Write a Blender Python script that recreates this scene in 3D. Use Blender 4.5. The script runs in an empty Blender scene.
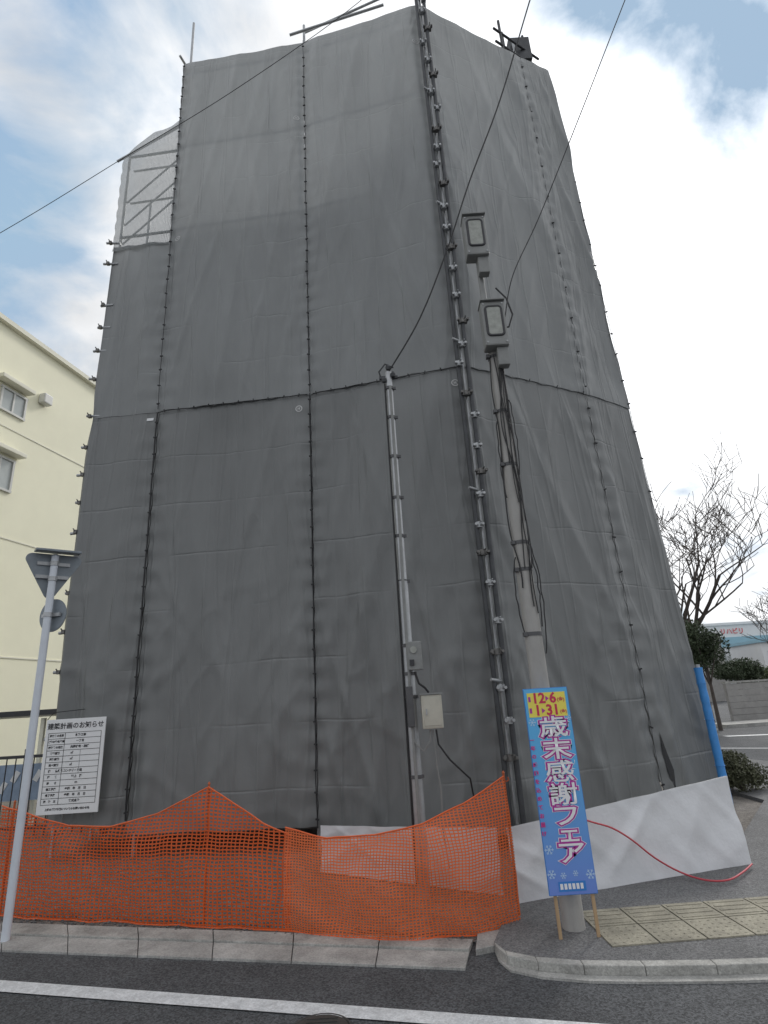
import bpy, bmesh, math, random
from mathutils import Vector, Matrix, noise
random.seed(7)
SC=bpy.context.scene; COL=SC.collection
R=math.radians
# ------------------------------------------------------------ camera
FPX=560.0; PITCH=R(18.4); ROLL=R(3.5); CAMZ=1.55
F=Vector((0,math.cos(PITCH),math.sin(PITCH)))
R0=Vector((1,0,0)); U0=Vector((0,-math.sin(PITCH),math.cos(PITCH)))
RR=R0*math.cos(ROLL)-U0*math.sin(ROLL); UU=U0*math.cos(ROLL)+R0*math.sin(ROLL)
CP=Vector((0,0,CAMZ))
cam=bpy.data.cameras.new('camera'); camo=bpy.data.objects.new('camera',cam); COL.objects.link(camo)
m=Matrix((RR,UU,-F)).transposed().to_4x4(); m.translation=CP; camo.matrix_world=m
cam.sensor_fit='VERTICAL'; cam.sensor_height=36; cam.lens=FPX/1024*36; cam.clip_end=2000; cam.clip_start=.05
SC.camera=camo
SC.view_settings.view_transform='Standard'; SC.view_settings.look='None'; SC.view_settings.exposure=0
def ray(u,v): return F*FPX+RR*(u-384)+UU*(512-v)
def g(u,v,z=0):
    d=ray(u,v); t=(z-CAMZ)/d.z; return CP+d*t
def onY(u,v,Y):
    d=ray(u,v); return CP+d*(Y/d.y)
def onP(u,v,p0,n):
    d=ray(u,v); return CP+d*((p0-CP).dot(n)/d.dot(n))
# ------------------------------------------------------------ materials
def nd(nt,t,**k):
    n=nt.nodes.new(t)
    for a,b in k.items(): setattr(n,a,b)
    return n
def mat(name,col,rough=.7,var=.12,scale=6,bump=.0,bscale=60,metal=0,spec=.5,coord='Object',stretch=(1,1,1),col2=None,trans=0):
    m=bpy.data.materials.new(name); m.use_nodes=True; nt=m.node_tree; L=nt.links
    b=nt.nodes['Principled BSDF']; out=nt.nodes['Material Output']
    b.inputs['Roughness'].default_value=rough; b.inputs['Metallic'].default_value=metal
    b.inputs['Specular IOR Level'].default_value=spec
    tc=nd(nt,'ShaderNodeTexCoord'); mp=nd(nt,'ShaderNodeMapping'); mp.inputs['Scale'].default_value=stretch
    L.new(tc.outputs[coord],mp.inputs['Vector'])
    n=nd(nt,'ShaderNodeTexNoise'); n.inputs['Scale'].default_value=scale; n.inputs['Detail'].default_value=8; n.inputs['Roughness'].default_value=.65
    L.new(mp.outputs[0],n.inputs['Vector'])
    cr=nd(nt,'ShaderNodeValToRGB'); c=Vector(col)
    c2=Vector(col2) if col2 else c*(1+var)
    c1=c*(1-var)
    cr.color_ramp.elements[0].position=.3; cr.color_ramp.elements[1].position=.7
    cr.color_ramp.elements[0].color=(*c1,1); cr.color_ramp.elements[1].color=(*c2,1)
    L.new(n.outputs['Fac'],cr.inputs[0]); L.new(cr.outputs[0],b.inputs['Base Color'])
    if bump:
        n2=nd(nt,'ShaderNodeTexNoise'); n2.inputs['Scale'].default_value=bscale; n2.inputs['Detail'].default_value=6
        L.new(mp.outputs[0],n2.inputs['Vector'])
        bp=nd(nt,'ShaderNodeBump'); bp.inputs['Strength'].default_value=bump; bp.inputs['Distance'].default_value=.01
        L.new(n2.outputs['Fac'],bp.inputs['Height']); L.new(bp.outputs[0],b.inputs['Normal'])
    if trans:
        tr=nd(nt,'ShaderNodeBsdfTranslucent'); L.new(cr.outputs[0],tr.inputs[0])
        mx=nd(nt,'ShaderNodeMixShader'); mx.inputs[0].default_value=trans
        L.new(b.outputs[0],mx.inputs[1]); L.new(tr.outputs[0],mx.inputs[2]); L.new(mx.outputs[0],out.inputs[0])
    return m
M={}
M['asphalt']=mat('asphalt',(.085,.088,.093),.85,.25,1.1,.9,160,spec=.35)
def asphalt_fix(m,sp=.5):
    nt=m.node_tree;L=nt.links;b=nt.nodes['Principled BSDF'];cr=[n for n in nt.nodes if n.type=='VALTORGB'][0]
    tc=[n for n in nt.nodes if n.type=='TEX_COORD'][0]
    v=nd(nt,'ShaderNodeTexVoronoi');v.inputs['Scale'].default_value=110;L.new(tc.outputs['Object'],v.inputs['Vector'])
    mr=nd(nt,'ShaderNodeMapRange');mr.inputs[1].default_value=0;mr.inputs[2].default_value=1;mr.inputs[3].default_value=1-sp;mr.inputs[4].default_value=1+sp*1.2
    sep=nd(nt,'ShaderNodeSeparateColor');L.new(v.outputs['Color'],sep.inputs[0]);L.new(sep.outputs[0],mr.inputs[0])
    mx=nd(nt,'ShaderNodeMix',data_type='RGBA',blend_type='MULTIPLY');mx.inputs[0].default_value=1
    L.new(cr.outputs[0],mx.inputs[6]);L.new(mr.outputs[0],mx.inputs[7]);L.new(mx.outputs[2],b.inputs['Base Color'])
asphalt_fix(M['asphalt'])
M['walk']=mat('walk_asphalt',(.15,.15,.152),.9,.2,2.2,.8,140); asphalt_fix(M['walk'],.35)
M['dirt']=mat('dirt',(.16,.145,.13),.95,.35,9,1,60); asphalt_fix(M['dirt'],.4)
M['concrete']=mat('kerb_concrete',(.36,.355,.335),.85,.35,4,.5,90); asphalt_fix(M['concrete'],.15)
M['concrete2']=mat('gutter_concrete',(.35,.345,.33),.85,.35,3,.5,90); asphalt_fix(M['concrete2'],.15)
M['paint']=mat('road_paint',(.62,.63,.64),.7,.20,14,.4,120); asphalt_fix(M['paint'],.12)
def sheet_mat(name,col,trans,vor=1):
    m=mat(name,col,.40,.10,1.3,0,35,spec=.5,stretch=(1.6,1.6,.4),trans=trans)
    nt=m.node_tree; L=nt.links; b=nt.nodes['Principled BSDF']; cr=[n for n in nt.nodes if n.type=='VALTORGB'][0]
    tr=[n for n in nt.nodes if n.type=='BSDF_TRANSLUCENT'][0]
    uv=nd(nt,'ShaderNodeUVMap'); sp=nd(nt,'ShaderNodeSeparateXYZ')
    nw_=nd(nt,'ShaderNodeTexNoise'); nw_.inputs['Scale'].default_value=.9; nw_.inputs['Detail'].default_value=2; L.new(uv.outputs[0],nw_.inputs['Vector'])
    va=nd(nt,'ShaderNodeVectorMath',operation='MULTIPLY_ADD'); va.inputs[1].default_value=(.05,.12,.05); L.new(nw_.outputs['Color'],va.inputs[0]); L.new(uv.outputs[0],va.inputs[2])
    L.new(va.outputs[0],sp.inputs[0])
    def Mm(op,a,b_=None,c=None):
        n=nd(nt,'ShaderNodeMath',operation=op)
        for i,x in enumerate((a,b_,c)):
            if x is None: continue
            if isinstance(x,(int,float)): n.inputs[i].default_value=x
            else: L.new(x,n.inputs[i])
        return n.outputs[0]
    def line(o,per,w):
        pp=Mm('PINGPONG',o,per/2); mr=nd(nt,'ShaderNodeMapRange'); L.new(pp,mr.inputs[0]); mr.inputs[1].default_value=0; mr.inputs[2].default_value=w; mr.inputs[3].default_value=1; mr.inputs[4].default_value=0
        return mr.outputs[0]
    mk=nd(nt,'ShaderNodeTexNoise'); mk.inputs['Scale'].default_value=.8; mk.inputs['Detail'].default_value=3; L.new(uv.outputs[0],mk.inputs['Vector'])
    mm=nd(nt,'ShaderNodeMapRange'); L.new(mk.outputs['Fac'],mm.inputs[0]); mm.inputs[1].default_value=.42; mm.inputs[2].default_value=.6
    l1=line(sp.outputs[0],.37,.020); l2=line(sp.outputs[1],.71,.018)
    lv=Mm('MULTIPLY',l1,Mm('ADD',mm.outputs[0],.40))
    lh=Mm('MULTIPLY',l2,Mm('MAXIMUM',Mm('SUBTRACT',1.0,Mm('MULTIPLY',mm.outputs[0],1.3)),0.05))
    h=Mm('ADD',Mm('MULTIPLY',lv,.013),Mm('MULTIPLY',lh,-.008))
    h=Mm('ADD',h,Mm('MULTIPLY',Mm('PINGPONG',sp.outputs[0],.37),.05))
    for sc_,st,amp in((1.1,(1,.26,1),.018*vor),):
        mp=nd(nt,'ShaderNodeMapping'); mp.inputs['Scale'].default_value=st; mp.inputs['Rotation'].default_value=(0,0,.30*sc_); L.new(va.outputs[0],mp.inputs[0])
        v=nd(nt,'ShaderNodeTexVoronoi'); v.inputs['Scale'].default_value=sc_; L.new(mp.outputs[0],v.inputs['Vector'])
        h=Mm('ADD',h,Mm('MULTIPLY',v.outputs['Distance'],amp))
    for rot_,sc_,amp,w_ in((.30,1.3,.015,.022),(-.38,1.6,.013,.022),(0,2.4,.009,.03)):
        mp=nd(nt,'ShaderNodeMapping'); mp.inputs['Rotation'].default_value=(0,0,rot_); mp.inputs['Scale'].default_value=(1,.10,1); L.new(uv.outputs[0],mp.inputs[0])
        v=nd(nt,'ShaderNodeTexNoise'); v.inputs['Scale'].default_value=sc_; v.inputs['Detail'].default_value=.5; L.new(mp.outputs[0],v.inputs['Vector'])
        a=Mm('ABSOLUTE',Mm('SUBTRACT',v.outputs['Fac'],.5)); mr=nd(nt,'ShaderNodeMapRange'); L.new(a,mr.inputs[0]); mr.inputs[1].default_value=0; mr.inputs[2].default_value=w_; mr.inputs[3].default_value=1; mr.inputs[4].default_value=0
        h=Mm('ADD',h,Mm('MULTIPLY',mr.outputs[0],amp))
    fn=nd(nt,'ShaderNodeTexNoise'); fn.inputs['Scale'].default_value=16; fn.inputs['Detail'].default_value=5; L.new(uv.outputs[0],fn.inputs['Vector'])
    h=Mm('ADD',h,Mm('MULTIPLY',fn.outputs['Fac'],.003))
    bp=nd(nt,'ShaderNodeBump'); bp.inputs['Strength'].default_value=.6; bp.inputs['Distance'].default_value=1; L.new(h,bp.inputs['Height'])
    L.new(bp.outputs[0],b.inputs['Normal']); L.new(bp.outputs[0],tr.inputs['Normal'])
    wl=Mm('MULTIPLY',Mm('MAXIMUM',lv,lh),.30); mx=nd(nt,'ShaderNodeMix',data_type='RGBA'); L.new(wl,mx.inputs[0]); L.new(cr.outputs[0],mx.inputs[6]); mx.inputs[7].default_value=(col[0]*1.35,col[1]*1.35,col[2]*1.35,1)
    L.new(mx.outputs[2],b.inputs['Base Color']); return m
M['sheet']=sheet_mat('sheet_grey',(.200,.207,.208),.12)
M['sheet_up']=sheet_mat('sheet_grey_haze',(.295,.306,.309),.24,.8)  # upper sheets get a lighter colour to stand in for sky haze
M['white_sheet']=mat('white_tarp',(.72,.73,.76),.45,.06,3,.3,30,trans=.1)
M['cord']=mat('black_cord',(.02,.02,.022),.6)
M['steel']=mat('galv_steel',(.42,.43,.44),.45,.15,12,.1,50,metal=.6)
M['steel_dark']=mat('dark_steel',(.06,.063,.068),.5,.3,8,metal=.3)
M['clamp']=mat('clamp_steel',(.16,.155,.15),.5,.4,30,metal=.7)
M['pole_conc']=mat('pole_concrete',(.36,.35,.335),.8,.15,8,.3,60,stretch=(1,1,.3))
M['box_cream']=mat('box_cream',(.50,.48,.41),.5,.10,8)
M['box_grey']=mat('box_grey',(.24,.245,.24),.5,.15,8)
M['glass_pale']=mat('lens_pale',(.33,.34,.31),.25,.2,18)
M['sign_back']=mat('sign_back',(.24,.27,.30),.5,.12,8,metal=.3)
M['pole_white']=mat('pole_white',(.62,.66,.72),.4,.06,8)
M['board_white']=mat('board_white',(.78,.79,.80),.5,.03,8)
M['ink']=mat('ink',(.03,.03,.035),.7)
M['cream']=mat('cream_wall',(.86,.835,.65),.85,.03,1.2,.15,60)
M['cream_trim']=mat('cream_trim',(.78,.76,.64),.8,.04,2)
M['win']=mat('window_glass',(.42,.45,.44),.15,.1,2)
M['alu']=mat('aluminium',(.55,.55,.52),.4,.05,8)
M['dark']=mat('dark_metal',(.045,.045,.05),.6)
M['blue_tarp']=mat('blue_tarp',(.06,.28,.68),.4,.12,9,.3,30)
M['bluebox']=mat('pale_blue',(.28,.36,.48),.6,.2,5)
M['bark']=mat('bark',(.085,.07,.062),.9,.25,12)
M['leafd']=mat('leaf_dark',(.05,.07,.035),.7,.35,3)
M['leafm']=mat('leaf_mid',(.075,.10,.04),.7,.35,3)
M['hedge']=mat('hedge_leaf',(.08,.085,.045),.7,.35,5)
M['wallblock']=mat('block_wall',(.33,.32,.31),.9,.15,4)
M['far_white']=mat('far_white',(.78,.79,.80),.7,.04,2)
M['far_teal']=mat('far_teal',(.30,.50,.60),.7,.04,2)
M['red']=mat('red_paint',(.60,.12,.13),.5,.05,4)
M['hose']=mat('red_hose',(.5,.06,.08),.4,.1,4)
M['ban_blue']=mat('banner_blue',(.04,.22,.62),.4,.08,6)
M['ban_light']=mat('banner_light_blue',(.10,.38,.80),.4,.1,9)
def grad(m,z0,z1,top_,bot):
    nt=m.node_tree;L=nt.links;b=nt.nodes['Principled BSDF'];cr=[n for n in nt.nodes if n.type=='VALTORGB'][0];tc=[n for n in nt.nodes if n.type=='TEX_COORD'][0]
    s=nd(nt,'ShaderNodeSeparateXYZ');L.new(tc.outputs['Object'],s.inputs[0]);mr=nd(nt,'ShaderNodeMapRange');L.new(s.outputs[2],mr.inputs[0]);mr.inputs[1].default_value=z0;mr.inputs[2].default_value=z1
    L.new(mr.outputs[0],cr.inputs[0]);e=cr.color_ramp.elements;e[0].position=0;e[1].position=1;e[0].color=(*bot,1);e[1].color=(*top_,1)
grad(M['ban_light'],.25,1.1,(.12,.46,.82),(.16,.26,.68))
M['ban_purple']=mat('banner_purple',(.46,.04,.34),.4,.08,6)
M['ban_yel']=mat('banner_yellow',(.86,.74,.12),.4,.03,6)
M['ban_pink']=mat('banner_pink',(.62,.03,.22),.4,.05,6); 
M['ban_white']=mat('banner_white',(.82,.82,.84),.4,.02,6)
M['ban_pale']=mat('banner_pale_blue',(.50,.66,.84),.4,.02,6)
M['ban_red']=mat('banner_red',(.60,.03,.10),.4,.05,6)
M['wood']=mat('wood',(.42,.29,.17),.8,.2,12,stretch=(1,1,.1))
M['orange_stake']=mat('orange_stake',(.45,.10,.03),.6,.15,12)
M['inner']=mat('inner_wall',(.22,.22,.21),.9,.1,2)
M['iron']=mat('cast_iron',(.05,.048,.045),.6,.2,20,.5,60)
M['plank']=mat('scaffold_plank',(.35,.36,.37),.5,.1,5,metal=.4)
M['band']=mat('steel_band',(.09,.09,.095),.5,.2,10)
M['mark']=mat('sheet_mark_ink',(.58,.58,.58),.6,.05,10)
def pattern_mat(name,col,cw,ch,fw,fh,base_alpha=0,jit=.15,trans=.35,warp=.01):
    m=bpy.data.materials.new(name); m.use_nodes=True; nt=m.node_tree; L=nt.links
    b=nt.nodes['Principled BSDF']; out=nt.nodes['Material Output']; b.inputs['Roughness'].default_value=.5
    uv=nd(nt,'ShaderNodeUVMap'); n=nd(nt,'ShaderNodeTexNoise'); n.inputs['Scale'].default_value=4; n.inputs['Detail'].default_value=3
    L.new(uv.outputs[0],n.inputs['Vector'])
    va=nd(nt,'ShaderNodeVectorMath',operation='MULTIPLY_ADD'); va.inputs[1].default_value=(warp*4,)*3; L.new(n.outputs['Color'],va.inputs[0]); L.new(uv.outputs[0],va.inputs[2])
    sp=nd(nt,'ShaderNodeSeparateXYZ'); L.new(va.outputs[0],sp.inputs[0])
    def stripe(o,c,f,off=None):
        d=nd(nt,'ShaderNodeMath',operation='DIVIDE'); L.new(o,d.inputs[0]); d.inputs[1].default_value=c
        fr=nd(nt,'ShaderNodeMath',operation='FRACT'); L.new(d.outputs[0],fr.inputs[0])
        lt=nd(nt,'ShaderNodeMath',operation='LESS_THAN'); L.new(fr.outputs[0],lt.inputs[0]); lt.inputs[1].default_value=f
        return lt.outputs[0]
    a=stripe(sp.outputs[0],cw,fw); c=stripe(sp.outputs[1],ch,fh)
    mx=nd(nt,'ShaderNodeMath',operation='MAXIMUM'); L.new(a,mx.inputs[0]); L.new(c,mx.inputs[1])
    m2=nd(nt,'ShaderNodeMath',operation='MAXIMUM'); L.new(mx.outputs[0],m2.inputs[0]); m2.inputs[1].default_value=base_alpha
    cr=nd(nt,'ShaderNodeValToRGB'); cc=Vector(col); cr.color_ramp.elements[0].color=(*(cc*(1-jit)),1); cr.color_ramp.elements[1].color=(*(cc*(1+jit)),1)
    L.new(n.outputs['Fac'],cr.inputs[0]); L.new(cr.outputs[0],b.inputs['Base Color'])
    tl=nd(nt,'ShaderNodeBsdfTranslucent'); L.new(cr.outputs[0],tl.inputs[0])
    ms=nd(nt,'ShaderNodeMixShader'); ms.inputs[0].default_value=trans; L.new(b.outputs[0],ms.inputs[1]); L.new(tl.outputs[0],ms.inputs[2])
    tp=nd(nt,'ShaderNodeBsdfTransparent'); mf=nd(nt,'ShaderNodeMixShader'); L.new(m2.outputs[0],mf.inputs[0]); L.new(tp.outputs[0],mf.inputs[1]); L.new(ms.outputs[0],mf.inputs[2])
    L.new(mf.outputs[0],out.inputs[0]); return m
M['net']=pattern_mat('orange_net',(.78,.125,.022),.036,.024,.28,.40,jit=.2)
M['net2']=pattern_mat('orange_net_fine',(.84,.19,.06),.024,.018,.32,.44,base_alpha=.26,jit=.15)
M['gauze']=pattern_mat('pale_gauze',(.30,.315,.32),.02,.02,.3,.3,base_alpha=.50,jit=.05,trans=.35)
# ------------------------------------------------------------ mesh builder
class MB:
    def __init__(s): s.v=[]; s.f=[]; s.uv=None
    def box(s,c,sz,rot=None,bev=0):
        c=Vector(c); b=len(s.v)
        for x in(-.5,.5):
            for y in(-.5,.5):
                for z in(-.5,.5):
                    p=Vector((x*sz[0],y*sz[1],z*sz[2]))
                    if rot: p=rot@p
                    s.v.append(c+p)
        for q in((0,1,3,2),(4,6,7,5),(0,4,5,1),(2,3,7,6),(0,2,6,4),(1,5,7,3)): s.f.append([b+i for i in q])
        return s
    def tube(s,p0,p1,r0,r1=None,n=10,cap=True):
        return s.path([p0,p1],[r0,r0 if r1 is None else r1],n,cap)
    def path(s,pts,r,n=8,cap=True):
        pts=[Vector(p) for p in pts]; N=len(pts)
        if not isinstance(r,(list,tuple)): r=[r]*N
        b=len(s.v); prev=None
        for i,p in enumerate(pts):
            d=(pts[min(i+1,N-1)]-pts[max(i-1,0)]); d=d.normalized() if d.length>1e-9 else Vector((0,0,1))
            a=prev if prev is not None else (Vector((1,0,0)) if abs(d.x)<.9 else Vector((0,1,0)))
            a=(a-d*a.dot(d)).normalized(); c=d.cross(a); prev=a
            for k in range(n):
                t=2*math.pi*k/n; s.v.append(p+(a*math.cos(t)+c*math.sin(t))*r[i])
        for i in range(N-1):
            for k in range(n):
                s.f.append([b+i*n+k,b+i*n+(k+1)%n,b+(i+1)*n+(k+1)%n,b+(i+1)*n+k])
        if cap: s.f.append([b+k for k in range(n)][::-1]); s.f.append([b+(N-1)*n+k for k in range(n)])
        return s
    def poly(s,pts):
        b=len(s.v); s.v+= [Vector(p) for p in pts]; s.f.append(list(range(b,b+len(pts)))); return s
    def prism(s,pts,h):
        b=len(s.v); n=len(pts); pts=[Vector(p) for p in pts]; h=Vector(h)
        s.v+=pts; s.v+=[p+h for p in pts]
        s.f.append(list(range(b,b+n))); s.f.append(list(range(b+n,b+2*n))[::-1])
        for i in range(n): s.f.append([b+i,b+(i+1)%n,b+n+(i+1)%n,b+n+i])
        return s
    def build(s,name,material,parent=None,smooth=False,bevel=0,loc=None):
        me=bpy.data.meshes.new(name); me.from_pydata([tuple(v) for v in s.v],[],s.f)
        bm=bmesh.new(); bm.from_mesh(me); bmesh.ops.recalc_face_normals(bm,faces=bm.faces)
        if bevel:
            bmesh.ops.bevel(bm,geom=[e for e in bm.edges if e.calc_face_angle(0)>.6],offset=bevel,segments=2,affect='EDGES',profile=.6)
        bm.to_mesh(me); bm.free()
        if smooth:
            for p in me.polygons: p.use_smooth=True
            me.set_sharp_from_angle(angle=R(50))
        me.materials.append(M[material]); o=bpy.data.objects.new(name,me); COL.objects.link(o)
        if parent: o.parent=parent
        if loc: o.location=loc
        return o
def tag(o,label,cat=None,group=None,kind=None):
    if label: o['label']=label
    if cat: o['category']=cat
    if group: o['group']=group
    if kind: o['kind']=kind
    return o
def empty(name,loc,label,cat,group=None,rz=0):
    o=bpy.data.objects.new(name,None); COL.objects.link(o); o.location=loc; o.rotation_euler.z=rz; o.empty_display_size=.1
    return tag(o,label,cat,group)
def struct(o): o['kind']='structure'; return o
def add_text(bm,s,size,x,z,y=0,off=0.0,align='CENTER',sx=1):
    cu=bpy.data.curves.new('t','FONT'); cu.body=s; cu.size=size; cu.align_x=align; cu.align_y='CENTER'; cu.offset=off; cu.resolution_u=2
    o=bpy.data.objects.new('t',cu); COL.objects.link(o); bpy.context.view_layer.update()
    dg=bpy.context.evaluated_depsgraph_get(); me=bpy.data.meshes.new_from_object(o.evaluated_get(dg))
    me.transform(Matrix.Translation((x,y,z))@Matrix.Rotation(R(90),4,'X')@Matrix.Diagonal((sx,1,1,1)))
    bm.from_mesh(me); bpy.data.meshes.remove(me); bpy.data.objects.remove(o); bpy.data.curves.remove(cu)
def bm_obj(bm,name,material,parent):
    me=bpy.data.meshes.new(name); bm.to_mesh(me); bm.free(); me.materials.append(M[material])
    o=bpy.data.objects.new(name,me); COL.objects.link(o); o.parent=parent; return o
# ------------------------------------------------------------ ground
b=MB(); S=600
b.poly([(-S,-S,-.004),(S,-S,-.004),(S,S,-.004),(-S,S,-.004)]); struct(b.build('ground','asphalt'))
b=MB(); 
site=[g(-300,915),g(-60,921),g(468,944),g(500,940),Vector((1.0,4.75,0)),Vector((3.1,5.5,0)),Vector((4.6,8.0,0)),Vector((4.6,14,0)),Vector((-9,14,0)),Vector((-9,6,0))]
b.poly([(p.x,p.y,.008) for p in site]); struct(b.build('site_ground','dirt'))
def lerp(a,b,t): return a+(b-a)*t
def stones(bk0,bk1,fr0,fr1,z,n,name,mt,gap=.003):
    b=MB()
    for i in range(n):
        t0=i/n+gap/ n; t1=(i+1)/n-gap/n*3
        q=[lerp(bk0,bk1,t0),lerp(bk0,bk1,t1),lerp(fr0,fr1,t1),lerp(fr0,fr1,t0)]
        b.prism([(p.x,p.y,-.02) for p in q],(0,0,z+.02+random.uniform(-.001,.001)))
    return struct(b.build(name,mt,bevel=.002))
stones(g(-120,921),g(474,943),g(-120,932),g(470,953),.022,8,'kerb','concrete')
stones(g(-120,932.3),g(470,953.4),g(-120,946.5),g(466,970),.010,8,'gutter','concrete2')
ZW=.05
front=[g(494,942,ZW),g(505,951,ZW),g(535,957,ZW),g(580,960.5,ZW),g(640,961,ZW),g(710,960,ZW),g(768,958,ZW),g(860,954,ZW),g(1000,947,ZW)]
back=[Vector((9,7.4,ZW)),Vector((7.2,9,ZW)),Vector((6.5,13,ZW)),Vector((4.7,13,ZW)),Vector((4.6,8,ZW)),Vector((3.0,5.9,ZW)),Vector((.8,5.0,ZW))]
b=MB(); b.prism([(p.x,p.y,-.02) for p in front+back],(0,0,ZW+.02)); struct(b.build('pavement','walk'))
b=MB()
def fk(p,o,z): return (p.x,p.y-o,z)
for i in range(len(front)-1):
    p,q=front[i],front[i+1]; n=max(1,round((q-p).length/.6))
    for k in range(n):
        a=lerp(p,q,(k+.004)/n); c=lerp(p,q,(k+1-.004)/n)
        b.prism([fk(a,0,-.02),fk(c,0,-.02),fk(c,.07,-.02),fk(a,.07,-.02)],(0,0,ZW+.024))
struct(b.build('kerb','concrete',bevel=.006))
b=MB()
for i in range(len(front)-1):
    p,q=front[i],front[i+1]
    b.prism([fk(p,.073,-.02),fk(q,.073,-.02),fk(q,.14,-.02),fk(p,.14,-.02)],(0,0,.028))
struct(b.build('gutter','concrete2'))
b=MB(); q=[g(478,938),g(504,934),g(496,951),g(476,955)]
b.prism([(p.x,p.y,-.02) for p in q],(0,0,.05)); struct(b.build('gutter','concrete2',bevel=.004))
b=MB()
for i in range(520):
    u=random.uniform(-10,500); v=924+u*.045+random.uniform(-9,1) ; p=g(u,v); s=random.uniform(.005,.014)
    b.box((p.x,p.y,.012+s*.3),(s*1.5,s,s),Matrix.Rotation(random.random()*3,3,'Z'))
o=b.build('gravel','walk'); tag(o,'loose grit and gravel scattered along the foot of the orange nets','gravel',kind='stuff')
b=MB(); L0,L1=g(-200,966),g(700,1031.5); n0,n1=g(-200,977),g(700,1045)
b.poly([(L0.x,L0.y,.003),(L1.x,L1.y,.003),(n1.x,n1.y,.003),(n0.x,n0.y,.003)]); struct(b.build('road_line','paint'))
b=MB(); tl,tr,br,bl=g(604,914,ZW),g(768,901,ZW),g(768,941,ZW),g(612,948,ZW)
ex=(tr-tl).normalized(); ey=Vector((-ex.y,ex.x,0)); o0=bl
W=.3
for i in range(9):
    for j in range(2):
        c=o0+ex*(W*(i+.5))+ey*(W*(j+.5)); rot=Matrix((ex,ey,Vector((0,0,1)))).transposed()
        b.box((c.x,c.y,ZW+.002),(W-.012,W-.012,.012),rot)
        if j==1 :
            for k in range(4): 
                cc=c+ey*((k-1.5)*.07); b.box((cc.x,cc.y,ZW+.0095),(W*.82,.022,.004),rot)
        else:
            for k in range(5):
                for l in range(5):
                    cc=c+ex*((k-2)*.055)+ey*((l-2)*.055); b.tube((cc.x,cc.y,ZW+.007),(cc.x,cc.y,ZW+.0115),.011,.007,6)
M['tactile']=mat('tactile',(.28,.26,.205),.85,.28,6,.4,90); asphalt_fix(M['tactile'],.15); struct(b.build('tactile_paving','tactile'))
c=g(320,1031); e=empty('manhole_cover',(c.x,c.y,0),'round dark iron manhole cover at the bottom edge of the road','manhole cover')
b=MB().tube((0,0,-.01),(0,0,.004),.145,n=32)
for k in range(7): b.box((0,-.105+.035*k,.005),(.16,.012,.006))
b.build('lid','iron',e)
MB().path([(.155*math.cos(t*.2094),.155*math.sin(t*.2094),0.0) for t in range(31)],.006,6).build('rim','iron',e)
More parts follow.
